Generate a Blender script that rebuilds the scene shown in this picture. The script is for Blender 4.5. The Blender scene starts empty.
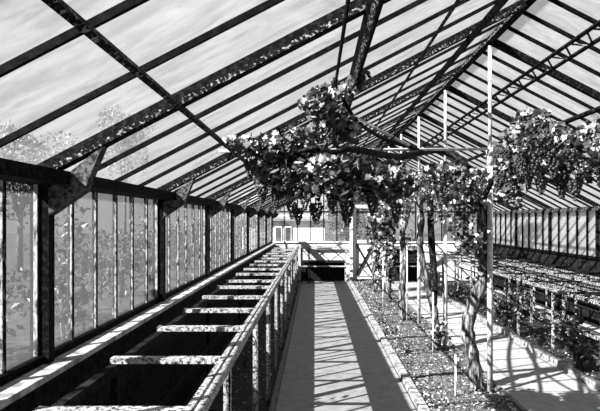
import bpy, math, random
from mathutils import Vector, Matrix
random.seed(7)
R = random.Random(11)
scene = bpy.context.scene
col = scene.collection

# ---------------------------------------------------------------- helpers
F, VX, VY, EYE = 560.0, 315.0, 220.0, 1.6
def P(px, py, Y):
    return Vector(((px-VX)*Y/F, Y, EYE-(py-VY)*Y/F))

class MB:
    def __init__(s): s.v = []; s.f = []
    def add(s, vs, fs):
        o = len(s.v); s.v += [tuple(v) for v in vs]; s.f += [tuple(i+o for i in f) for f in fs]
        return s
    def box(s, x0, x1, y0, y1, z0, z1):
        vs = [(x0,y0,z0),(x1,y0,z0),(x1,y1,z0),(x0,y1,z0),(x0,y0,z1),(x1,y0,z1),(x1,y1,z1),(x0,y1,z1)]
        return s.add(vs, [(0,3,2,1),(4,5,6,7),(0,1,5,4),(1,2,6,5),(2,3,7,6),(3,0,4,7)])
    def bar(s, a, b, w, h, up=(0,0,1), wob=0.0):
        a = Vector(a); b = Vector(b); d = (b-a).normalized(); up = Vector(up)
        if abs(d.dot(up)) > .99: up = Vector((0,1,0))
        sd = d.cross(up).normalized(); u = sd.cross(d).normalized()
        vs = []
        for p in (a, b):
            for sx, sz in ((-1,-1),(1,-1),(1,1),(-1,1)):
                vs.append(p + sd*(sx*w/2) + u*(sz*h/2))
        return s.add(vs, [(0,1,2,3),(7,6,5,4),(0,4,5,1),(1,5,6,2),(2,6,7,3),(3,7,4,0)])
    def tube(s, pts, rad, n=10, cap=True, rough=0.0):
        pts = [Vector(p) for p in pts]
        if not hasattr(rad, '__len__'): rad = [rad]*len(pts)
        ring = []; vs = []
        ref = Vector((1,0,0))
        for i, p in enumerate(pts):
            d = (pts[min(i+1,len(pts)-1)]-pts[max(i-1,0)]).normalized()
            if abs(d.dot(ref)) > .95: ref = Vector((0,1,0))
            a = (ref - d*ref.dot(d)).normalized(); b = d.cross(a)
            for k in range(n):
                t = 2*math.pi*k/n; r = rad[i]*(1+R.uniform(-rough, rough))
                vs.append(p + a*(math.cos(t)*r) + b*(math.sin(t)*r))
        fs = []
        for i in range(len(pts)-1):
            for k in range(n):
                k2 = (k+1)%n
                fs.append((i*n+k, i*n+k2, (i+1)*n+k2, (i+1)*n+k))
        if cap:
            fs.append(tuple(range(n-1,-1,-1))); fs.append(tuple((len(pts)-1)*n+k for k in range(n)))
        return s.add(vs, fs)
    def build(s, name, m, parent=None, smooth=False):
        me = bpy.data.meshes.new(name); me.from_pydata(s.v, [], s.f); me.update()
        me.materials.append(m)
        if smooth: me.polygons.foreach_set('use_smooth', [True]*len(me.polygons))
        o = bpy.data.objects.new(name, me); col.objects.link(o)
        if parent:
            o.parent = parent
            o.matrix_parent_inverse = Matrix.Translation(-parent.location)
        return o

def empty(name, loc):
    o = bpy.data.objects.new(name, None); o.location = loc; o.empty_display_size = .1
    col.objects.link(o); return o
def tag(o, label=None, cat=None, group=None, kind=None):
    if label: o['label'] = label
    if cat: o['category'] = cat
    if group: o['group'] = group
    if kind: o['kind'] = kind
    return o
def struct(o, label=None, cat=None): return tag(o, label, cat, kind='structure')

def smooth_path(pts, n=5):
    pts = [Vector(p) for p in pts]; out = []
    for i in range(len(pts)-1):
        p0 = pts[max(i-1,0)]; p1 = pts[i]; p2 = pts[i+1]; p3 = pts[min(i+2,len(pts)-1)]
        for k in range(n):
            t = k/n
            out.append(.5*((2*p1)+(p2-p0)*t+(2*p0-5*p1+4*p2-p3)*t*t+(3*p1-p0-3*p2+p3)*t**3))
    out.append(pts[-1]); return out

# ---------------------------------------------------------------- materials
def newmat(name):
    m = bpy.data.materials.new(name); m.use_nodes = True
    nt = m.node_tree; nt.nodes.clear()
    return m, nt, nt.nodes, nt.links
def grey(v): return (v, v, v, 1)
def mottled(name, dark, light, lo=.45, hi=.55, scale=30, detail=6, rough=.7, bump=.3, stretch=(1,1,1), spec=.2):
    m, nt, N, L = newmat(name)
    out = N.new('ShaderNodeOutputMaterial'); b = N.new('ShaderNodeBsdfPrincipled')
    tc = N.new('ShaderNodeTexCoord'); mp = N.new('ShaderNodeMapping'); mp.inputs['Scale'].default_value = stretch
    nz = N.new('ShaderNodeTexNoise'); nz.inputs['Scale'].default_value = scale; nz.inputs['Detail'].default_value = detail
    nz.inputs['Roughness'].default_value = .65
    cr = N.new('ShaderNodeValToRGB'); cr.color_ramp.elements[0].position = lo; cr.color_ramp.elements[1].position = hi
    cr.color_ramp.elements[0].color = grey(dark); cr.color_ramp.elements[1].color = grey(light)
    bp = N.new('ShaderNodeBump'); bp.inputs['Strength'].default_value = bump; bp.inputs['Distance'].default_value = .01
    L.new(tc.outputs['Object'], mp.inputs['Vector']); L.new(mp.outputs['Vector'], nz.inputs['Vector'])
    L.new(nz.outputs['Fac'], cr.inputs['Fac']); L.new(cr.outputs['Color'], b.inputs['Base Color'])
    L.new(nz.outputs['Fac'], bp.inputs['Height']); L.new(bp.outputs['Normal'], b.inputs['Normal'])
    b.inputs['Roughness'].default_value = rough; b.inputs['Specular IOR Level'].default_value = spec
    L.new(b.outputs['BSDF'], out.inputs['Surface'])
    return m

def glass(name, lo, hi, tint, scale=3, stretch=(1,1,1), translucent=.7):
    """old greenhouse pane: clear glass with a film of dirt in streaks and blotches"""
    m, nt, N, L = newmat(name)
    out = N.new('ShaderNodeOutputMaterial')
    tr = N.new('ShaderNodeBsdfTransparent'); tr.inputs['Color'].default_value = grey(.94)
    tl = N.new('ShaderNodeBsdfTranslucent'); tl.inputs['Color'].default_value = grey(tint)
    df = N.new('ShaderNodeBsdfDiffuse'); df.inputs['Color'].default_value = grey(tint)
    gl = N.new('ShaderNodeBsdfGlossy'); gl.inputs['Roughness'].default_value = .08; gl.inputs['Color'].default_value = grey(.8)
    d = N.new('ShaderNodeMixShader'); d.inputs['Fac'].default_value = translucent
    L.new(df.outputs[0], d.inputs[1]); L.new(tl.outputs[0], d.inputs[2])
    tc = N.new('ShaderNodeTexCoord'); mp = N.new('ShaderNodeMapping'); mp.inputs['Scale'].default_value = stretch
    nz = N.new('ShaderNodeTexNoise'); nz.inputs['Scale'].default_value = scale; nz.inputs['Detail'].default_value = 9
    nz.inputs['Roughness'].default_value = .7; nz.inputs['Distortion'].default_value = .6
    mr = N.new('ShaderNodeMapRange'); mr.inputs['From Min'].default_value = .33; mr.inputs['From Max'].default_value = .72
    mr.inputs['To Min'].default_value = lo; mr.inputs['To Max'].default_value = hi
    L.new(tc.outputs['Object'], mp.inputs['Vector']); L.new(mp.outputs[0], nz.inputs['Vector']); L.new(nz.outputs['Fac'], mr.inputs['Value'])
    a = N.new('ShaderNodeMixShader'); L.new(mr.outputs[0], a.inputs['Fac']); L.new(tr.outputs[0], a.inputs[1]); L.new(d.outputs[0], a.inputs[2])
    e = N.new('ShaderNodeMixShader'); e.inputs['Fac'].default_value = .03; L.new(a.outputs[0], e.inputs[1]); L.new(gl.outputs[0], e.inputs[2])
    L.new(e.outputs[0], out.inputs['Surface'])
    return m

def leafmat(name, lo, hi, tl_fac=.25):
    m, nt, N, L = newmat(name)
    out = N.new('ShaderNodeOutputMaterial')
    ge = N.new('ShaderNodeNewGeometry')
    cr = N.new('ShaderNodeValToRGB'); cr.color_ramp.elements[0].color = grey(lo); cr.color_ramp.elements[1].color = grey(hi)
    cr.color_ramp.elements[0].position = .1
    e = cr.color_ramp.elements.new(.72); e.color = grey(lo+(hi-lo)*.15)
    L.new(ge.outputs['Random Per Island'], cr.inputs['Fac'])
    b = N.new('ShaderNodeBsdfPrincipled'); b.inputs['Roughness'].default_value = .45; b.inputs['Specular IOR Level'].default_value = .4
    t = N.new('ShaderNodeBsdfTranslucent')
    L.new(cr.outputs[0], b.inputs['Base Color']); L.new(cr.outputs[0], t.inputs['Color'])
    mx = N.new('ShaderNodeMixShader'); mx.inputs['Fac'].default_value = tl_fac
    L.new(b.outputs[0], mx.inputs[1]); L.new(t.outputs[0], mx.inputs[2]); L.new(mx.outputs[0], out.inputs['Surface'])
    return m

def pathmat(name, base, jx, jy, ox):
    """worn concrete with narrow joints every jy metres and a lengthwise joint every jx"""
    m, nt, N, L = newmat(name)
    out = N.new('ShaderNodeOutputMaterial'); b = N.new('ShaderNodeBsdfPrincipled'); b.inputs['Roughness'].default_value = .85
    tc = N.new('ShaderNodeTexCoord'); sp = N.new('ShaderNodeSeparateXYZ'); L.new(tc.outputs['Object'], sp.inputs[0])
    def joint(sock, size, off):
        ad = N.new('ShaderNodeMath'); ad.operation = 'ADD'; ad.inputs[1].default_value = off; L.new(sock, ad.inputs[0])
        pp = N.new('ShaderNodeMath'); pp.operation = 'PINGPONG'; pp.inputs[1].default_value = size/2; L.new(ad.outputs[0], pp.inputs[0])
        lt = N.new('ShaderNodeMath'); lt.operation = 'LESS_THAN'; lt.inputs[1].default_value = .006; L.new(pp.outputs[0], lt.inputs[0])
        return lt.outputs[0]
    mx = N.new('ShaderNodeMath'); mx.operation = 'MAXIMUM'
    L.new(joint(sp.outputs[0], jx, ox), mx.inputs[0]); L.new(joint(sp.outputs[1], jy, .2), mx.inputs[1])
    nz = N.new('ShaderNodeTexNoise'); nz.inputs['Scale'].default_value = 9; nz.inputs['Detail'].default_value = 9; nz.inputs['Roughness'].default_value = .75
    L.new(tc.outputs['Object'], nz.inputs['Vector'])
    cr = N.new('ShaderNodeValToRGB'); cr.color_ramp.elements[0].position = .3; cr.color_ramp.elements[1].position = .6
    cr.color_ramp.elements[0].color = grey(base*.6); cr.color_ramp.elements[1].color = grey(base)
    L.new(nz.outputs['Fac'], cr.inputs[0])
    mc = N.new('ShaderNodeMixRGB'); mc.inputs[2].default_value = grey(.02); L.new(mx.outputs[0], mc.inputs[0]); L.new(cr.outputs[0], mc.inputs[1])
    L.new(mc.outputs[0], b.inputs['Base Color'])
    bp = N.new('ShaderNodeBump'); bp.inputs['Strength'].default_value = .25; bp.inputs['Distance'].default_value = .006
    L.new(nz.outputs['Fac'], bp.inputs['Height']); L.new(bp.outputs[0], b.inputs['Normal'])
    L.new(b.outputs[0], out.inputs['Surface']); return m

M = dict(
    iron   = mottled('weathered_dark_iron', .002, .016, .48, .66, 40, bump=.4, spec=.03),
    rafter = mottled('flaking_rafter_paint', .004, .22, .53, .62, 60, bump=.5, spec=.03),
    mull   = mottled('flaking_mullion_paint', .004, .22, .55, .63, 70, bump=.4, spec=.03, stretch=(1,1,.4)),
    bead   = mottled('pale_edge_bead', .02, .30, .42, .55, 60, bump=.3, stretch=(1,1,.4)),
    plate  = mottled('pale_gusset_paint', .012, .085, .42, .58, 55, bump=.4, spec=.05),
    bar    = mottled('dark_glazing_bar', .002, .006, .45, .65, 30, bump=.3, spec=.02),
    bench  = mottled('peeling_bench_paint', .015, .36, .42, .54, 60, bump=.5),
    benchd = mottled('worn_dark_bench_paint', .006, .30, .50, .60, 45, bump=.5),
    benchm = mottled('half_worn_bench_paint', .008, .34, .48, .58, 50, bump=.5, spec=.05),
    board  = mottled('dark_board', .003, .02, .42, .68, 18, bump=.5, spec=.03),  # near-black boards and low walls, also the end benches' shade panel
    ledge  = mottled('worn_ledge_stone', .10, .42, .35, .6, 14, bump=.5),
    pole   = mottled('white_painted_pole', .10, .42, .36, .46, 26, bump=.2),
    white  = mottled('limewashed_brick', .25, .45, .35, .55, 12, bump=.4),
    whitew = mottled('white_timber', .25, .6, .3, .5, 20, bump=.2),
    kerb   = mottled('kerb_concrete', .05, .26, .36, .6, 16, bump=.6),
    kerbd  = mottled('dark_kerb', .04, .13, .36, .6, 25, bump=.6),  # darker grey than the other kerbs
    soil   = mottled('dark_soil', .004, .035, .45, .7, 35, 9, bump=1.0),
    bed    = mottled('gravelly_soil', .008, .19, .44, .66, 55, 9, bump=1.0),
    stone  = leafmat('pebble', .01, .38, 0.0),
    bark   = mottled('vine_bark', .008, .20, .46, .62, 42, 8, bump=1.0, stretch=(1,1,.16)),
    branch = mottled('dark_branch_bark', .003, .05, .50, .68, 40, 8, bump=1.0, spec=.05),
    grape  = mottled('dark_grape', .008, .03, .4, .6, 8, bump=0, rough=.35),
    leaf   = leafmat('vine_leaf', .005, .36, .18),
    leafd  = leafmat('outdoor_leaf', .008, .05, .2),
    leafb  = leafmat('weed_leaf', .006, .16, .15),
    grass  = mottled('outdoor_grass', .014, .05, .35, .65, 6, 9, bump=.6),
    rock   = mottled('house_render', .40, .62, .3, .6, 3, bump=.1),
    slate  = mottled('house_slate', .06, .14, .3, .6, 6, bump=.3),
    dark   = mottled('dark_window', .02, .04, .3, .6, 3, bump=0, rough=.2),
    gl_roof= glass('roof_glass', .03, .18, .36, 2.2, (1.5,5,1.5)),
    gl_roofr= glass('roof_glass_brightened', .05, .25, .75, 2.2, (1.5,5,1.5)),  # right slope: film tint raised to make up for its weaker sun glow
    gl_left= glass('side_glass', .12, .36, .10, 5, (1,9,.7)),
    gl_right=glass('limewashed_glass', .4, .75, .82, 3.0, (1,5,.8), .86),
    gl_end = glass('end_glass', .03, .2, .6, 3),
    path   = pathmat('path_concrete', .18, 1.2, 1.5, .35),
    path2  = pathmat('side_path_concrete', .225, 3.0, .9, .3),
)

# ---------------------------------------------------------------- dimensions
W, XR, XE = -1.178, 1.6, 4.378           # left wall, ridge, right wall
ZE, ZR = 1.84, 3.28                       # roof plane at the walls, ridge
SL = (ZR-ZE)/(XR-W)
Y0, Y1 = -3.0, 15.0
SILL = 1.01
def roofz(x): return ZE+SL*(x-W) if x <= XR else ZR-SL*(x-XR)

# ---------------------------------------------------------------- floor, beds, paths
def ground(name, x0, x1, y0, y1, step, base, amp, m, parent=None, mound=0):
    nx = max(2, int((x1-x0)/step)); ny = max(2, int((y1-y0)/step)); b = MB(); vs = []
    for j in range(ny+1):
        for i in range(nx+1):
            u = i/nx
            vs.append((x0+(x1-x0)*u, y0+(y1-y0)*j/ny, base+R.uniform(-amp, amp)+mound*math.sin(math.pi*u)))
    fs = [(j*(nx+1)+i, j*(nx+1)+i+1, (j+1)*(nx+1)+i+1, (j+1)*(nx+1)+i) for j in range(ny) for i in range(nx)]
    b.add(vs, fs); return b.build(name, m, parent)
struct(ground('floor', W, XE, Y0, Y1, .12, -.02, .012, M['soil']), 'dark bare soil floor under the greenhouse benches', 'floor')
struct(MB().box(-.33, .86, Y0, 14.95, -.06, .012).build('path', M['path']), 'straight concrete path with sunlit stripes down the middle', 'path')
struct(MB().box(1.76, 2.62, Y0, 14.95, -.06, .010).build('path', M['path2']), 'second sunlit concrete path to the right of the vine trunks', 'path')
struct(MB().box(3.78, 4.22, Y0, 14.0, -.06, .006).build('path', M['path2']), 'narrow pale strip added for sun patches under the bench by the right wall', 'path')  # pale strip stands in for sun patches on the dark ground
def kerb(x0, x1, h, seg, m, label, jit=.006):
    b = MB(); y = Y0
    while y < 14.9:
        y2 = min(y+seg*R.uniform(.8, 1.2), 14.95); d = R.uniform(-jit, jit); e = R.uniform(-jit, jit)
        b.box(x0+d, x1+d, y, y2-.012, -.06, h+e); y = y2
    return struct(b.build('kerb', m), label, 'kerb')
kerb(-.375, -.332, .045, 2.2, M['kerbd'], 'thin dark kerb along the left edge of the middle path', .003)
kerb(.862, .94, .05, 1.1, M['kerb'], 'pale kerb between the middle path and the vine bed')
kerb(1.715, 1.755, .03, 1.6, M['kerbd'], 'low dark edging between the vine bed and the right path', .003)
kerb(2.625, 2.715, .07, .42, M['kerb'], 'lumpy stone kerb along the right path below the bench', .014)
struct(ground('vine_bed', .945, 1.712, Y0, 14.9, .035, .005, .012, M['bed'], mound=.03), 'gravelly soil bed the vines grow in', 'soil bed')
def pebbles(name, n, x0, x1, y0, y1, z, s0, s1, label):
    b = MB()
    for _ in range(n):
        x = R.uniform(x0, x1); y = y0+(y1-y0)*R.random()**1.3; s = R.uniform(s0, s1)
        c = Vector((x, y, z)); a = R.uniform(0, 6.3); q = []
        for dx, dy, dz in ((1,0,0),(0,1,0),(-1,0,0),(0,-1,0),(0,0,.7),(0,0,-.7)):
            k = s*R.uniform(.6, 1.3)
            q.append(c+Vector(((dx*math.cos(a)-dy*math.sin(a))*k, (dx*math.sin(a)+dy*math.cos(a))*k, dz*k)))
        b.add(q, [(0,1,4),(1,2,4),(2,3,4),(3,0,4),(1,0,5),(2,1,5),(3,2,5),(0,3,5)])
    return tag(b.build(name, M['stone']), label, 'gravel', kind='stuff')
pebbles('gravel', 5200, .95, 1.70, 4.6, 14.5, .03, .006, .02, 'loose gravel and dry litter over the vine bed')
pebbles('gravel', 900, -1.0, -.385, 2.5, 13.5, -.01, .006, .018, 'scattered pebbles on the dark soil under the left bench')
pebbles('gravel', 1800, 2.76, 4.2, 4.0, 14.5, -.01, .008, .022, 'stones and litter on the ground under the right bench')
struct(ground('outside_ground', -45, W-.08, -10, 70, 2.2, -.08, .05, M['grass']), 'rough grass outside the left wall', 'ground')
struct(ground('outside_ground', W-.08, 50, Y1+.12, 70, 2.2, -.08, .05, M['grass']), 'rough grass beyond the end wall', 'ground')
struct(ground('outside_ground', XE+.08, 50, -10, Y1+.12, 2.2, -.08, .05, M['grass']), 'rough grass outside the right wall', 'ground')

# ---------------------------------------------------------------- side walls
LP = [2.4+1.8*i for i in range(-3, 8)]
LP = [y for y in LP if y > Y0-.1]
wl = MB().box(W-.10, W+.02, Y0, Y1, -.1, SILL-.06).build('wall_left', M['board'])
struct(wl, 'low dark wall carrying the left row of panes', 'wall')
MB().box(W-.06, -1.052, Y0, Y1-.05, SILL-.045, SILL-.02).build('ledge', M['ledge'], wl)
MB().box(-1.085, -1.056, Y0, Y1-.06, SILL-.26, SILL-.046).build('fascia_board', M['board'], wl)
MB().box(W-.035, W+.03, Y0, Y1, SILL-.02, SILL+.015).build('sill_rail', M['bar'], wl)
MB().box(W-.022, -1.035, Y0, Y1, 1.75, 1.805).build('eave_beam', M['iron'], wl)
g = MB()
g.box(W-.072, W-.022, Y0-.1, Y1+.1, 1.785, 1.797); g.box(W-.078, W-.070, Y0-.1, Y1+.1, 1.785, 1.815)
g.build('gutter', M['iron'], wl)
for y in LP:
    p = MB().box(W-.03, W+.05, y-.026, y+.026, SILL-.02, 1.75).build('wall_post', M['iron'], wl)
    q = MB()      # gusset: triangular iron plate from post to rafter
    for s in (-.012, .012):
        pass
    a = [(W+.05, 1.62), (W+.05, 1.74), (-1.03, 1.81), (-.90, roofz(-.90)-.07), (-.98, 1.72)]
    vs = [(x, y-.03, z) for x, z in a]+[(x, y+.03, z) for x, z in a]; n = len(a)
    q.add(vs, [tuple(range(n-1, -1, -1)), tuple(range(n, 2*n))]+[(i, (i+1) % n, n+(i+1) % n, n+i) for i in range(n)])
    q.build('gusset_plate', M['plate'], p)
wn = 0
for i in range(len(LP)-1):
    a, b = LP[i], LP[i+1]; wn += 1
    w = MB().box(W-.004, W+.004, a+.026, b-.026, SILL+.01, 1.75).build('window_%d' % wn, M['gl_left'])
    struct(w, 'bay of six dusty upright panes in the left wall', 'window')
    for k in range(1, 6):
        y = a+(b-a)*k/6+R.uniform(-.006, .006)
        o = MB().box(W-.012, W+.012, y-.010, y+.010, SILL+.01, 1.75).build('mullion', M['mull'], w)
        MB().box(W+.002, W+.011, y-.0155, y-.0102, SILL+.01, 1.75).build('edge_bead', M['bead'], o)  # pale strip along one edge of the mullion
    for yy in (a+.034, b-.034):
        MB().box(W-.010, W+.006, yy-.004, yy+.004, SILL+.01, 1.75).build('side_bead', M['bead'], w)

RP = [5.12+1.75*i for i in range(-4, 6)]
wr = MB().box(XE-.02, XE+.1, Y0, Y1, -.1, SILL-.02).build('wall_right', M['board'])
struct(wr, 'low dark wall carrying the right row of pale panes', 'wall')
MB().box(XE-.05, XE+.08, Y0, Y1, SILL-.02, SILL+.02).build('sill_rail', M['bar'], wr)
MB().box(XE-.09, XE+.06, Y0, Y1, 1.745, 1.81).build('eave_beam', M['rafter'], wr)
for y in RP+[Y1-.03]:
    MB().box(XE-.05, XE+.03, y-.026, y+.026, SILL, 1.75).build('wall_post', M['iron'], wr)
for i in range(len(RP)):
    a = RP[i]; b = RP[i+1] if i+1 < len(RP) else Y1-.03
    if b-a < .2: continue
    wn += 1
    w = MB().box(XE-.004, XE+.004, a+.026, b-.026, SILL+.01, 1.747).build('window_%d' % wn, M['gl_right'])
    struct(w, 'bay of limewashed upright panes in the right wall', 'window')
    nk = max(2, round((b-a)/.35))
    for k in range(1, nk):
        y = a+(b-a)*k/nk
        MB().box(XE-.03, XE+.02, y-.014, y+.014, SILL+.01, 1.747).build('mullion', M['bar'], w)

# ---------------------------------------------------------------- end wall
we = MB().box(W-.05, 1.0, Y1, Y1+.12, -.1, SILL-.02).box(1.66, XE+.05, Y1, Y1+.12, -.1, SILL-.02).build('wall_far', M['white'])
struct(we, 'limewashed low wall under the panes at the far end', 'wall')
MB().box(W, 1.0, Y1-.03, Y1+.1, SILL-.02, SILL+.015).build('sill_rail', M['whitew'], we)
MB().box(1.66, XE, Y1-.03, Y1+.1, SILL-.02, SILL+.015).build('sill_rail', M['whitew'], we)
MB().box(W, XE, Y1-.01, Y1+.05, 1.80, 1.84).build('transom', M['bar'], we)
for s in (W, XR, XE):
    pass
for x0, x1 in ((W, XR), (XR, XE)):
    MB().bar((x0, Y1+.02, roofz(x0)-.02), (x1, Y1+.02, roofz(x1)-.02), .06, .08).build('gable_rafter', M['iron'], we)
x = W+.352
while x < XE-.1:
    lo = 1.98 if 1.0 < x < 1.64 else SILL
    MB().box(x-.013, x+.013, Y1, Y1+.04, lo, roofz(x)-.03).build('mullion', M['bar'], we)
    x += .352
v = [(W,Y1+.018,SILL),(1.0,Y1+.018,SILL),(1.0,Y1+.018,2.0),(1.66,Y1+.018,2.0),(1.66,Y1+.018,SILL),(XE,Y1+.018,SILL),(XE,Y1+.018,ZE),(XR,Y1+.018,ZR),(W,Y1+.018,ZE)]
vv = v+[(a,b+.004,c) for a,b,c in v]; n = len(v)
wn += 1
struct(MB().add(vv, [tuple(range(n)), tuple(range(2*n-1,n-1,-1))]+[(i,n+i,n+(i+1)%n,(i+1)%n) for i in range(n)]).build('window_%d' % wn, M['gl_end']), 'glazed end gable of tall narrow panes', 'window')
door = MB().box(1.02, 1.10, Y1-.02, Y1+.06, 0.0, 2.0).box(1.56, 1.64, Y1-.02, Y1+.06, 0, 2.0).box(1.10, 1.56, Y1-.02, Y1+.06, 1.92, 2.0).box(1.10, 1.56, Y1-.02, Y1+.06, .98, 1.06).box(1.10, 1.56, Y1-.02, Y1+.06, .0, .1).build('door_1', M['whitew'])
struct(door, 'white framed door with crossed braces in the end wall', 'door')
MB().box(1.10, 1.56, Y1+.015, Y1+.03, .1, .98).build('lower_panel', M['white'], door)
MB().box(1.10, 1.56, Y1+.018, Y1+.022, 1.06, 1.92).build('pane', M['gl_end'], door)
MB().bar((1.10, Y1, .12), (1.56, Y1, .96), .03, .05, (0,1,0)).build('brace', M['bar'], door)
MB().bar((1.56, Y1-.001, .12), (1.10, Y1-.001, .96), .03, .05, (0,1,0)).build('brace', M['bar'], door)
MB().box(.93, 1.0, Y1-.12, Y1-.03, 0, 2.05).build('door_post', M['whitew'], door)

# ---------------------------------------------------------------- roof
ridge = MB().box(XR-.025, XR+.025, Y0, Y1, ZR-.07, ZR+.04).build('ceiling', M['iron'])
struct(ridge, 'pitched glass roof on dark rafters and thin glazing bars', 'ceiling')
MB().box(XR-.036, XR-.026, Y0, Y1, ZR-.06, ZR-.035).build('ridge_fillet', M['rafter'], ridge)
LB = [2.4+.45*i for i in range(-12, 29)]
LB = [y for y in LB if Y0-.01 <= y <= Y1+.01]
nl = Vector((-SL, 0, 1)).normalized()
nr = Vector((SL, 0, 1)).normalized()
def slope_glass(x0, x1, ya, yb, n, parent, m):
    v = [Vector((x0, ya, roofz(x0))), Vector((x1, ya, roofz(x1))), Vector((x1, yb, roofz(x1))), Vector((x0, yb, roofz(x0)))]
    v = v+[p+n*.004 for p in v]
    return MB().add(v, [(0,3,2,1),(4,5,6,7),(0,1,5,4),(1,2,6,5),(2,3,7,6),(3,0,4,7)]).build('roof_pane', m, parent)
for i in range(len(LB)-1):
    a, b = LB[i], LB[i+1]
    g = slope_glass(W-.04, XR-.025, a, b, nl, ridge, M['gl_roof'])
    main = abs(((a-2.4)/1.8)-round((a-2.4)/1.8)) < .02
    if not main:
        p0 = Vector((W-.03, a, roofz(W-.03)))-nl*.014; p1 = Vector((XR-.02, a, roofz(XR-.02)))-nl*.014
        MB().bar(p0, p1, .016, .023).build('glazing_bar', M['bar'], g)
for y in LP:
    p0 = Vector((W-.03, y, roofz(W-.03)))-nl*.033; p1 = Vector((XR-.02, y, roofz(XR-.02)))-nl*.033
    o = MB().bar(p0, p1, .05, .06).build('rafter', M['iron'], ridge)
    q0 = Vector((W-.02, y-.028, roofz(W-.02)))-nl*.05; q1 = Vector((XR-.1, y-.028, roofz(XR-.1)))-nl*.05
    MB().bar(q0, q1, .014, .022).build('edge_angle', M['rafter'], o)
y = RP[0]; RB = []
while y > Y0+.35: y -= .35
while y < Y1+.01: RB.append(y); y += .35
for i in range(len(RB)):
    a = RB[i]; b = RB[i+1] if i+1 < len(RB) else Y1
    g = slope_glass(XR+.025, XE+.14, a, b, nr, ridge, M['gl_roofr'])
    main = min(abs(a-r) for r in RP) < .02
    if not main:
        p0 = Vector((XR+.02, a, roofz(XR+.02)))-nr*.014; p1 = Vector((XE+.12, a, roofz(XE+.12)))-nr*.014
        MB().bar(p0, p1, .020, .028).build('glazing_bar', M['bar'], g)
for y in RP:
    p0 = Vector((XR+.02, y, roofz(XR+.02)))-nr*.033; p1 = Vector((XE+.1, y, roofz(XE+.1)))-nr*.033
    MB().bar(p0, p1, .05, .06).build('rafter', M['iron'], ridge)
def purlin(x, w, h, off, m, name='purlin'):
    n = nl if x < XR else nr
    c = Vector((x, 0, roofz(x)))-n*off
    return MB().bar((c.x, Y0, c.z), (c.x, Y1, c.z), w, h, n).build(name, m, ridge)
purlin(-.60, .022, .026, .075, M['rafter'])
purlin(.20, .042, .055, .09, M['bar'])
purlin(.172, .010, .03, .13, M['rafter'], 'purlin_flange')
purlin(.075, .012, .012, .10, M['iron'], 'vent_rod')
purlin(.665, .014, .014, .11, M['iron'], 'vent_rod')
purlin(1.13, .035, .04, .083, M['bar'])
purlin(2.03, .022, .03, .085, M['iron'])
purlin(2.13, .022, .03, .085, M['iron'])
b = MB(); y = Y0+.1; s = 1
while y < Y1-.3:
    c0 = Vector((2.03, y, roofz(2.03)))-nr*.085; c1 = Vector((2.13, y+.12, roofz(2.13)))-nr*.085
    if s > 0: b.bar(c0, c1, .012, .012)
    else: b.bar((c1.x, y, c1.z), (c0.x, y+.12, c0.z), .012, .012)
    s = -s; y += .175
b.build('purlin_lacing', M['rafter'], ridge)
purlin(3.05, .03, .035, .08, M['iron'])

# ---------------------------------------------------------------- ridge poles and training pipes
poles = ['thick white iron pole nearest the viewer, beside the foreground vine trunk', 'second white iron pole back under the ridge', 'third white iron pole back under the ridge']
for i in range(5):
    y = 5.12+1.75*i if i else 5.12
    x = XR
    t = empty('ridge_pole', (x, y, 0))
    lab = poles[i] if i < 3 else ('thin pale iron pole far back among the vine leaves' if i == 3 else 'farthest thin iron pole near the end wall')
    tag(t, lab, 'pole', 'iron poles holding up the ridge')
    r = .026
    MB().tube([(x, y, -.02), (x, y, 2.23)], r, 12).build('lower_tube', M['pole'], t, True)
    MB().tube([(x, y, 2.10), (x, y, 2.26)], r+.009, 12).build('collar', M['pole'], t, True)
    MB().tube([(x, y, 2.23), (x, y, ZR-.09)], .017, 10).build('upper_tube', M['pole'], t, True)
    MB().box(x-.05, x+.05, y-.05, y+.05, -.005, .035).build('foot', M['iron'], t)
def pipe(name, pts, r, m, label, cat='pipe'):
    return tag(MB().tube(pts, r, 10).build(name, m, None, True), label, cat)
pipe('training_pipe', [(XR+.035, -2.9, 2.24), (XR+.035, 14.9, 2.24)], .016, M['iron'], 'long iron pipe running level along the pole row above the vines')
pipe('training_pipe', [P(219, 151, 4.12), P(350, 150, 4.62), (XR-.03, 5.09, 2.245)], .013, M['pole'], 'pale pipe crossing from left rafter to the nearest pole')
pipe('roof_strut', [(.22, 4.25, roofz(.22)-.14), (.76, 4.52, 2.20)], .012, M['pole'], 'slanting pale strut from the roof down to the cross pipe', 'strut')
for i, y in enumerate((6.87, 8.62, 10.4)):
    pipe('training_wire', [(-.45, y, 2.14), (XR-.03, y, 2.2)], .006, M['iron'], ['first', 'second', 'third'][i]+' thin wire behind the cross pipe, lost among the leaves', 'wire')
pipe('training_wire', [(.55, 3.2, 2.18), (.55, 14.8, 2.18)], .006, M['iron'], 'thin wire running lengthwise over the middle path through leaves', 'wire')
pipe('training_wire', [(-.2, 3.0, 2.1), (-.2, 14.8, 2.1)], .006, M['iron'], 'thin wire running lengthwise over the left bench rail', 'wire')

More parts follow.
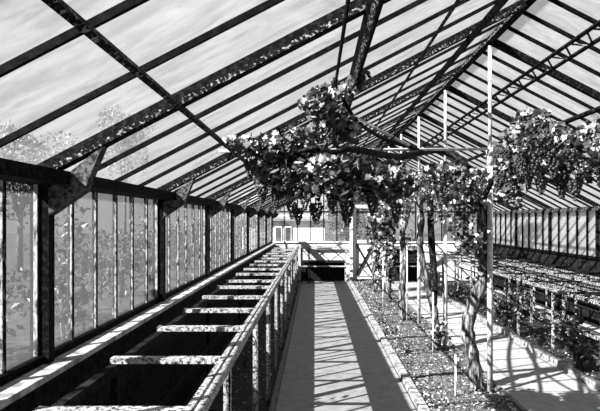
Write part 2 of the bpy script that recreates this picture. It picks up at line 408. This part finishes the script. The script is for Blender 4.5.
# ---------------------------------------------------------------- staging benches
def dup(o, loc, parent):
    c = o.copy(); col.objects.link(c); c.parent = parent; c.location = loc; return c
t = empty('staging_bench', (-.75, 2.0, 0))
tag(t, 'long open staging bench with peeling battens beside the left panes', 'bench')
MB().box(-.448, -.388, .3, 14.0, .91, .93).box(-.448, -.424, .3, 14.0, .93, .95).box(-.412, -.388, .3, 14.0, .93, .95).build('front_rail', M['bench'], t)
MB().box(-.975, -.935, .3, 14.0, .87, .915).build('back_rail', M['board'], t)
for y in [.5, 1.22, 1.95, 2.68, 3.46, 4.15, 4.85, 5.58, 6.14, 6.92]+[7.62+.71*i for i in range(9)]:
    w = .05*R.uniform(.8, 1.2)
    MB().box(-.972, -.449, y-w/2, y+w/2, .917, .944).build('batten', M['bench'], t)
for y in (.4, 1.5, 2.68, 3.95, 5.02, 6.07, 7.08, 8.1, 9.2, 10.2, 11.3, 12.4, 13.5):
    MB().box(-.438, -.406, y-.004, y+.004, -.03, .91).box(-.412, -.404, y-.004, y+.03, -.03, .91).build('post', M['bench'], t)
MB().box(-.97, -.94, .3, 14, .45, .49).build('lower_rail', M['board'], t)
for y in (.4, 2.68, 5.02, 7.08, 9.2, 11.3, 13.5): MB().box(-.97, -.94, y-.015, y+.015, -.03, .86).build('rear_post', M['board'], t)

def end_bench(x0, x1, label, dark_front):
    t = empty('end_bench', ((x0+x1)/2, 14.4, 0)); tag(t, label, 'bench'); w = x1-x0
    m = M['benchd'] if dark_front else M['bench']
    MB().box(x0, x1, 14.0, 14.05, .875, .91).build('front_rail', m, t)
    MB().box(x0, x1, 14.88, 14.93, .875, .91).build('back_rail', m, t)
    for u in (.02, .18, .97): MB().box(x0+u*w-.018, x0+u*w+.018, 14.005, 14.045, -.03, .875).build('post', m if u > .5 else M['board'], t)
    for a, c in (((.03, .86), (.24, .60)), ((.36, .86), (.62, .58)), ((.67, .86), (.94, .60)), ((.95, .84), (.67, .60))):
        MB().bar((x0+a[0]*w, 14.06, a[1]), (x0+c[0]*w, 14.06, c[1]), .02, .035, (0,1,0)).build('brace', M['board'], t)
    MB().box(x0+.03, x1-.03, 14.0, 14.5, .53, .56).build('shelf', M['board'], t)
    MB().box(x0+.03, x1-.03, 14.5, 14.53, .02, .84 if dark_front else .56).build('shade_panel', M['board'], t)  # dark panel standing in for the shade below and behind the bench
    MB().box(x0+.03, x1-.03, 13.97, 14.0, .43, .46).build('shelf_rail', m, t)
    for y in (14.15, 14.4, 14.65): MB().box(x0, x1, y-.02, y+.02, .876, .90).build('batten', m, t)
end_bench(-.36, .80, 'short braced staging bench across the end of the middle path', False)
end_bench(1.80, 2.70, 'dark staging bench with a shade panel across the end of the right path', True)

def right_bench(x0, x1, label, ys, z):
    t = empty('staging_bench', ((x0+x1)/2, 6, 0)); tag(t, label, 'bench')
    MB().box(x0-.02, x0+.02, 2.5, 14.3, z-.03, z+.004).build('front_rail', M['benchm'], t)
    MB().box(x1-.02, x1+.02, 2.5, 14.3, z-.03, z+.004).build('back_rail', M['benchd'], t)
    for u in (.35, .68): MB().box(x0+(x1-x0)*u-.012, x0+(x1-x0)*u+.012, 2.5, 14.3, z-.04, z-.01).build('middle_rail', M['benchd'], t)
    y = 2.7
    while y < 14.3:
        MB().box(x0-.02, x1+.02, y-.018, y+.018, z, z+.02).build('batten', M['board'], t); y += 1.12
    for y in ys:
        for x in (x0, x1):
            MB().box(x-.014, x+.014, y-.012, y+.012, -.03, z-.035).build('post', M['benchm'], t)
    MB().box(x0-.012, x0+.012, 2.5, 14.3, .42, .445).build('lower_rail', M['benchd'], t)
    return t
YS = [4.3, 5.42, 6.54, 7.66, 8.8, 9.95, 11.1, 12.2, 13.3]
right_bench(2.78, 3.40, 'open slatted staging bench beside the right path', YS, .80)
right_bench(3.56, 4.24, 'open slatted staging bench against the right wall', [y+.3 for y in YS], .80)

# ---------------------------------------------------------------- leaves
LEAF = [(0,0),(.30,-.18),(.52,.10),(.40,.30),(.50,.62),(.24,.62),(0,1.0),(-.24,.62),(-.50,.62),(-.40,.30),(-.52,.10),(-.30,-.18)]
def leaf(b, c, s, nrm, spin):
    n = nrm.normalized(); ref = Vector((0,0,1)) if abs(n.z) < .9 else Vector((1,0,0))
    a = n.cross(ref).normalized(); d = n.cross(a)
    ca, sa = math.cos(spin), math.sin(spin)
    u = a*ca+d*sa; w = d*ca-a*sa
    cup = R.uniform(-.25, .35)
    vs = [c+u*(x*s)+w*((y-.3)*s)+n*(s*cup*(abs(x)*.9+.25*(y-.4)**2)) for x, y in LEAF]
    mid = c+w*(.1*s)
    b.add([mid]+vs, [(0, i+1, (i+1) % 12+1) for i in range(12)])
def small_leaf(b, c, s, nrm, spin):
    n = nrm.normalized(); ref = Vector((0,0,1)) if abs(n.z) < .9 else Vector((1,0,0))
    a = n.cross(ref).normalized(); d = n.cross(a); ca, sa = math.cos(spin), math.sin(spin)
    u = a*ca+d*sa; w = d*ca-a*sa
    b.add([c-w*s*.6, c+u*s*.35+n*s*.1, c+w*s*.6, c-u*s*.35+n*s*.1], [(0,1,2),(0,2,3)])
def rnd_unit():
    while True:
        v = Vector((R.uniform(-1,1), R.uniform(-1,1), R.uniform(-1,1)))
        if .05 < v.length < 1: return v.normalized()
def foliage(b, clusters, size=(.02, .05)):
    """clusters: (px, py, distance, half width px, half height px, half depth m, leaves)"""
    for px, py, Y, rx, ry, rd, n in clusters:
        for _ in range(int(n*1.45)):
            u = rnd_unit()*R.random()**.45
            y = Y+u.y*rd
            c = P(px+u.x*rx, py-u.z*ry, Y); c.y = y
            lim = roofz(c.x)-.10
            if c.z > lim: c.z = lim-R.uniform(0, .10)
            if c.z < .02: c.z = .02+R.uniform(0, .1)
            nrm = Vector((R.gauss(-.5, .6), R.gauss(-.55, .6), R.gauss(.4, .6)))
            if nrm.length < .1: nrm = Vector((0,0,1))
            leaf(b, c, R.uniform(*size), nrm, R.uniform(0, 6.28))

# one grape bunch mesh, shared
def sphere_into(b, c, r, nu=7, nv=5):
    vs = [c+Vector((0,0,r))]
    for j in range(1, nv):
        th = math.pi*j/nv
        for i in range(nu):
            ph = 2*math.pi*i/nu
            vs.append(c+Vector((math.sin(th)*math.cos(ph), math.sin(th)*math.sin(ph), math.cos(th)))*r)
    vs.append(c-Vector((0,0,r))); fs = []
    for i in range(nu): fs.append((0, 1+i, 1+(i+1) % nu))
    for j in range(nv-2):
        for i in range(nu):
            a = 1+j*nu; fs.append((a+i, a+nu+i, a+nu+(i+1) % nu, a+(i+1) % nu))
    last = len(vs)-1; a = 1+(nv-2)*nu
    for i in range(nu): fs.append((a+i, last, a+(i+1) % nu))
    b.add(vs, fs)
bm_ = MB()
for j in range(8):
    z = -.014*j; rr = .034*(1-(j/8.5)**1.4)*(.75 if j == 0 else 1); n = max(1, int(7*rr/.034+.5))
    for i in range(n):
        a = 6.283*i/n+j*.6
        sphere_into(bm_, Vector((math.cos(a)*rr, math.sin(a)*rr, z+R.uniform(-.004, .004))), (.0095*R.uniform(.9, 1.12)))
bm_.tube([(0,0,.06), (.004,0,.02), (0,0,-.03)], .003, 6)
first_bunch = [None]
def bunch(parent, pos, s=1.0):
    if first_bunch[0] is None:
        o = bm_.build('grape_bunch', M['grape'], parent, True); first_bunch[0] = o
    else:
        o = first_bunch[0].copy(); col.objects.link(o); o.parent = parent
    o.matrix_parent_inverse = Matrix.Translation(-parent.location)
    o.location = pos; o.scale = (s, s, s*R.uniform(.95, 1.25)); o.rotation_euler = (0, 0, R.uniform(0, 6))

def vine(base, label, trunks, clusters, bunches, shoots=(), size=(.02, .05)):
    t = empty('grapevine', base); tag(t, label, 'grapevine', 'old grapevines trained up to the roof')
    for pts, r0, r1 in trunks:
        sp = smooth_path(pts, 6); n = len(sp)
        wb = 1.0 if pts[0][2] < .5 else .4
        rad = [(r0+(r1-r0)*i/(n-1))*(1+wb*(.10*math.sin(i*1.7)+R.uniform(-.06, .06)))*(1.35 if i == 0 and pts[0][2] < .05 else 1) for i in range(n)]
        MB().tube(sp, rad, 14, True, .10).build('trunk' if pts[0][2] < .5 else 'branch', M['bark' if pts[0][2] < .5 else 'branch'], t, True)
    b = MB(); foliage(b, clusters, size)
    tag(b.build('foliage', M['leaf'], t), kind=None)
    for px, py, Y in bunches: bunch(t, P(px, py, Y), R.uniform(.8, 1.15))
    return t

Yt = 5.22
V1 = [(1.51, Yt, -.02), P(477, 385, Yt), P(471, 352, Yt), P(468, 325, Yt), P(475, 300, Yt), P(484, 275, Yt-.02), P(484, 245, Yt-.05), P(481, 205, Yt-.05), P(470, 172, Yt)]
vine((1.505, Yt, 0), 'nearest grapevine with a thick leaning trunk beside the white pole',
     [(V1, .070, .045),
      ([P(470, 172, Yt), P(458, 158, Yt), P(440, 150, Yt), P(422, 152, 4.9), P(400, 157, 4.4), P(378, 154, 3.8), P(352, 149, 3.2), P(335, 152, 3.05), P(315, 148, 3.0), P(296, 152, 3.05)], .044, .007),
      ([P(422, 152, 4.9), P(408, 146, 4.7), P(392, 142, 4.4), P(375, 134, 4.0), P(356, 120, 3.5), P(343, 98, 3.3)], .022, .009),
      ([P(481, 205, 4.95), P(490, 185, 4.7), P(505, 165, 4.2), P(530, 145, 3.9), P(560, 138, 3.7)], .026, .012)],
     [(464, 225, 4.95, 16, 34, .18, 170), (452, 192, 4.9, 20, 16, .3, 170), (478, 188, 4.9, 12, 22, .2, 90), (446, 173, 4.95, 26, 12, .22, 200),
      (518, 150, 3.8, 22, 26, .35, 330), (545, 148, 3.7, 26, 28, .35, 420), (512, 182, 3.9, 15, 16, .25, 140), (532, 122, 3.7, 20, 14, .2, 150),
      (572, 158, 3.6, 18, 28, .35, 340), (598, 150, 3.6, 20, 36, .35, 320), (480, 250, 4.95, 6, 30, .1, 30)],
     [(507, 150, 3.7), (519, 158, 3.5), (529, 172, 3.6), (541, 178, 3.5), (553, 160, 3.4), (562, 176, 3.5), (575, 182, 3.4), (536, 150, 3.4), (500, 172, 3.7), (570, 150, 3.3), (547, 138, 3.4)])
Yu = 6.8
vine((1.475, Yu, 0), 'second grapevine from the front, forking low beside a pale stake',
     [([(1.49, Yu, -.02), P(437, 346, Yu), P(436, 325, Yu), P(432, 302, Yu), P(424, 272, Yu), P(420, 242, Yu), P(421, 212, Yu), P(412, 175, Yu)], .052, .034),
      ([P(433, 305, Yu), P(434, 285, Yu), P(433, 260, Yu), P(431, 232, Yu), P(430, 200, Yu), P(426, 172, Yu)], .046, .036),
      ([P(412, 175, Yu), P(395, 162, 6.2), P(365, 168, 5.0), P(330, 165, 3.8), P(290, 160, 3.3)], .032, .012),
      ([P(365, 168, 5.4), P(340, 150, 4.4), P(325, 120, 3.7), P(322, 95, 3.3)], .022, .010)],
     [(320, 104, 3.25, 17, 17, .2, 170), (330, 122, 3.35, 20, 16, .22, 180), (306, 102, 3.25, 8, 8, .1, 30), (363, 80, 3.4, 9, 11, .1, 26), (350, 88, 3.4, 10, 14, .1, 34), (326, 86, 3.3, 12, 7, .1, 40),
      (330, 170, 3.3, 38, 17, .2, 350), (365, 178, 3.35, 32, 18, .2, 290), (394, 182, 3.5, 26, 20, .22, 230), (352, 193, 3.3, 28, 9, .2, 120), (312, 190, 3.3, 16, 10, .2, 80),
      (438, 335, 6.75, 14, 18, .12, 70), (425, 182, 5.9, 24, 18, .4, 220), (437, 205, 6.6, 16, 20, .25, 80), (310, 145, 3.4, 18, 16, .25, 150), (350, 130, 3.4, 12, 14, .2, 70)],
     [(316, 204, 3.3), (347, 202, 3.3), (332, 194, 3.25), (372, 196, 3.3), (305, 194, 3.25), (396, 204, 3.4), (330, 128, 3.2)])
Yw = 8.75
vine((1.375, Yw, 0), 'third grapevine from the front with a slender wavy trunk',
     [([(1.37, Yw, -.02), P(402, 312, Yw), P(402, 288, Yw), P(405, 260, Yw), P(402, 235, Yw), P(408, 210, Yw), P(404, 180, Yw)], .055, .038),
      ([P(404, 180, Yw), P(380, 170, 7.0), P(340, 172, 5.2), P(300, 165, 4.0), P(262, 150, 3.4), P(232, 140, 3.2)], .030, .010)],
     [(248, 146, 3.25, 20, 9, .2, 130), (278, 150, 3.4, 26, 17, .25, 300), (262, 172, 3.45, 12, 17, .18, 90), (286, 182, 3.45, 18, 17, .2, 190), (302, 168, 3.6, 22, 21, .25, 250),
      (404, 205, 8.6, 14, 16, .3, 110), (300, 137, 3.4, 14, 10, .2, 90), (410, 240, 8.6, 8, 12, .2, 36), (396, 195, 7.0, 20, 16, .5, 170), (232, 142, 3.2, 7, 5, .1, 22)],
     [(292, 203, 3.4), (298, 209, 3.5), (262, 187, 3.4), (276, 191, 3.4), (250, 160, 3.3), (286, 170, 3.2)])
Yx = 11.2
vine((1.45, Yx, 0), 'fourth grapevine from the front, its trunk clothed in leaves',
     [([(1.45, Yx, -.02), P(389, 285, Yx), P(391, 255, Yx), P(387, 225, Yx), P(385, 185, Yx)], .055, .04)],
     [(387, 222, 11.0, 11, 36, .3, 260), (391, 262, 11.0, 6, 24, .2, 90), (372, 193, 9.5, 28, 12, .6, 220), (420, 192, 10.0, 26, 12, .6, 220)],
     [(380, 212, 10.6), (394, 222, 10.6)], size=(.05, .10))
Yz = 12.3
vine((1.30, Yz, 0), 'farthest grapevine, a leafy column in front of the end door',
     [([(1.30, Yz, -.02), P(375, 280, Yz), P(373, 250, Yz), P(377, 220, Yz), P(374, 190, Yz)], .05, .035)],
     [(376, 228, 12.2, 9, 34, .3, 200), (379, 268, 12.2, 7, 24, .2, 90), (345, 190, 11, 24, 10, .6, 160), (455, 195, 11, 24, 12, .8, 200), (500, 195, 11, 24, 10, .8, 160)],
     [(372, 210, 12.0)], size=(.05, .10))

# stakes in the vine bed
for x, y, h, l in ((P(433, 0, 6.65).x, 6.65, .74, 'pale upright stake tied beside the forked second vine'), (P(407, 0, 8.7).x, 8.7, 1.30, 'tall pale stake beside the slender third vine'),
                   (P(455.5, 0, 4.98).x, 4.98, .40, 'short thin stake in the soil left of the nearest trunk'), (P(383, 0, 9.9).x, 9.9, .9, 'pale stake among the far vine trunks')):
    tag(MB().tube([(x, y, -.02), (x+.004, y, h*.5), (x, y, h)], .010, 8).build('stake', M['pole'], None, True), l, 'stake')

# ---------------------------------------------------------------- weeds
def weed(base, n, spread, h, label, group, size=(.05, .10), stems=5):
    t = empty('weed', base); tag(t, label, 'weed', group); B = Vector(base)
    s = MB(); b = MB()
    for i in range(stems):
        a = R.uniform(0, 6.28); tip = B+Vector((math.cos(a)*spread, math.sin(a)*spread, h*R.uniform(.6, 1)))
        mid = B+(tip-B)*.5+Vector((0, 0, h*.18))
        pts = smooth_path([B+Vector((0,0,-.02)), mid, tip], 4)
        s.tube(pts, [.005-.003*k/8 for k in range(len(pts))], 6)
        for _ in range(n//stems):
            q = pts[R.randrange(2, len(pts))]
            small_leaf(b, q+rnd_unit()*.05, R.uniform(*size), Vector((R.gauss(-.3,.5), R.gauss(-.4,.5), R.gauss(.7,.4))), R.uniform(0, 6.28))
    s.build('stem', M['leafb'], t); b.build('leaves', M['leafb'], t)
for i in range(26):
    x = R.uniform(2.86, 3.7); y = 4.6+9.5*R.random()**1.1
    weed((x, y, 0), 50, R.uniform(.10, .22), R.uniform(.15, .45), 'straggling weed growing in the soil under the right benches', 'weeds under the right benches')
for i in range(10):
    x = R.uniform(1.0, 1.65); y = R.uniform(6.2, 13)
    weed((x, y, .02), 24, .1, R.uniform(.08, .2), 'small weed sprouting from the gravelly vine bed', 'weeds in the vine bed', (.03, .06), 4)
for i in range(8):
    weed((R.uniform(-.8, -.42), R.uniform(4.2, 12), 0), 18, .07, R.uniform(.06, .14), 'tiny weed in the dark soil under the left bench', 'weeds under the left bench', (.02, .04), 4)

# ---------------------------------------------------------------- outside
def tree(name, x, y, z, r, h, n, s, label, group, trunk=True, cat='tree'):
    t = empty(name, (x, y, -.05)); tag(t, label, cat, group); b = MB()
    for _ in range(n):
        u = rnd_unit()*R.random()**.35
        k = 1+.25*math.sin(u.x*5+x)+.2*math.sin(u.z*6+y)
        small_leaf(b, Vector((x+u.x*r*k, y+u.y*r*k, max(.05, z+u.z*h*k))), R.uniform(.6, 1.3)*s, rnd_unit()+Vector((-.3,-.3,.5)), R.uniform(0, 6.28))
    b.build('crown', M['leafd'], t)
    q = MB(); q.tube([(x, y, -.1), (x+.02*r, y, z*.5), (x, y, z)], [r*.07+.01, r*.05+.01, .01], 8)
    for k in range(4):
        a = k*1.6+x; q.tube([(x, y, z*.5), (x+math.cos(a)*r*.5, y+math.sin(a)*r*.5, z+h*.3)], [r*.035+.006, .006], 6)
    q.build('trunk', M['bark'], t, True)
tree('tree', -9.5, 18, 3.3, 1.5, 1.5, 3000, .13, 'bushy tree outside the upper left panes', None)
tree('tree', -8.5, 25, 5.3, 1.0, 1.6, 1900, .13, 'taller tree outside left, its top above the eaves', None)
tree('tree', 1.1, 21, 2.0, .75, 2.0, 2600, .10, 'dense dark tree right outside the far end panes', None)
tree('tree', 2.1, 23, 2.2, .8, 1.8, 1600, .10, 'lighter tree outside the end wall behind the door', None)
for i in range(9):
    tree('shrub', -4.6+R.uniform(-.5,.5), 3.5+i*3.0, .7, .95, R.uniform(.7, 1.1), 900, .09, 'leafy shrub outside along the left wall of panes', 'shrubs outside the left wall', cat='shrub')
tree('shrub', -1.66, 3.75, .95, .13, .78, 420, .06, 'tall narrow shrub pressed close outside the left panes', None, cat='shrub')

hs = empty('house', (-1.6, 32, 0)); tag(hs, 'white gabled house seen through the far end panes', 'house')
MB().box(-4.2, .55, 32, 37, -.1, 1.9).build('wall', M['rock'], hs)
v = [(-4.6, 31.7, 1.8), (.8, 31.7, 1.8), (-.9, 31.7, 2.75), (-4.6, 31.7, 2.75)]
MB().add([(-4.5,31.7,1.55),(.75,31.7,1.55),(.75,34.5,3.2),(-4.5,34.5,3.2),(-4.5,31.7,1.65),(.75,31.7,1.65),(.75,34.5,3.3),(-4.5,34.5,3.3)],
         [(0,3,2,1),(4,5,6,7),(0,1,5,4),(1,2,6,5),(2,3,7,6),(3,0,4,7)]).build('roof', M['slate'], hs)
for x in (-2.1, -1.55):
    f = MB().box(x-.2, x+.2, 31.93, 31.99, .35, 1.25).build('window_frame', M['whitew'], hs)
    MB().box(x-.15, x+.15, 31.91, 31.94, .42, 1.18).build('window_pane', M['dark'], f)

# ---------------------------------------------------------------- light
wd = bpy.data.worlds.new('World'); scene.world = wd; wd.use_nodes = True
N = wd.node_tree.nodes; L = wd.node_tree.links; N.clear()
o = N.new('ShaderNodeOutputWorld'); bg = N.new('ShaderNodeBackground')
tc = N.new('ShaderNodeTexCoord'); nz = N.new('ShaderNodeTexNoise'); nz.inputs['Scale'].default_value = 2.2; nz.inputs['Detail'].default_value = 6
cr = N.new('ShaderNodeValToRGB'); cr.color_ramp.elements[0].position = .3; cr.color_ramp.elements[1].position = .7
cr.color_ramp.elements[0].color = grey(.36); cr.color_ramp.elements[1].color = grey(.54)
L.new(tc.outputs['Generated'], nz.inputs['Vector']); L.new(nz.outputs['Fac'], cr.inputs[0]); L.new(cr.outputs[0], bg.inputs['Color']); L.new(bg.outputs[0], o.inputs['Surface'])
bg.inputs['Strength'].default_value = 1.0
sd = bpy.data.lights.new('sun', 'SUN'); sd.energy = 36; sd.angle = math.radians(.5)
so = bpy.data.objects.new('sun', sd); col.objects.link(so); so.location = (-6, -5, 8)
so.rotation_euler = Vector((1.03, .75, -1.0)).to_track_quat('-Z', 'Y').to_euler()

# ---------------------------------------------------------------- camera
cd = bpy.data.cameras.new('camera'); cd.sensor_fit = 'HORIZONTAL'; cd.sensor_width = 36; cd.lens = 36*F/600
cd.shift_x = -(VX-300)/600; cd.shift_y = (VY-205.5)/600; cd.clip_start = .05; cd.clip_end = 300
co = bpy.data.objects.new('camera', cd); col.objects.link(co); co.location = (0, 0, EYE); co.rotation_euler = (math.radians(90), 0, 0)
scene.camera = co
vs_ = scene.view_settings
vs_.view_transform = 'Standard'; vs_.look = 'None'; vs_.gamma = 1; vs_.exposure = 0; vs_.use_curve_mapping = False
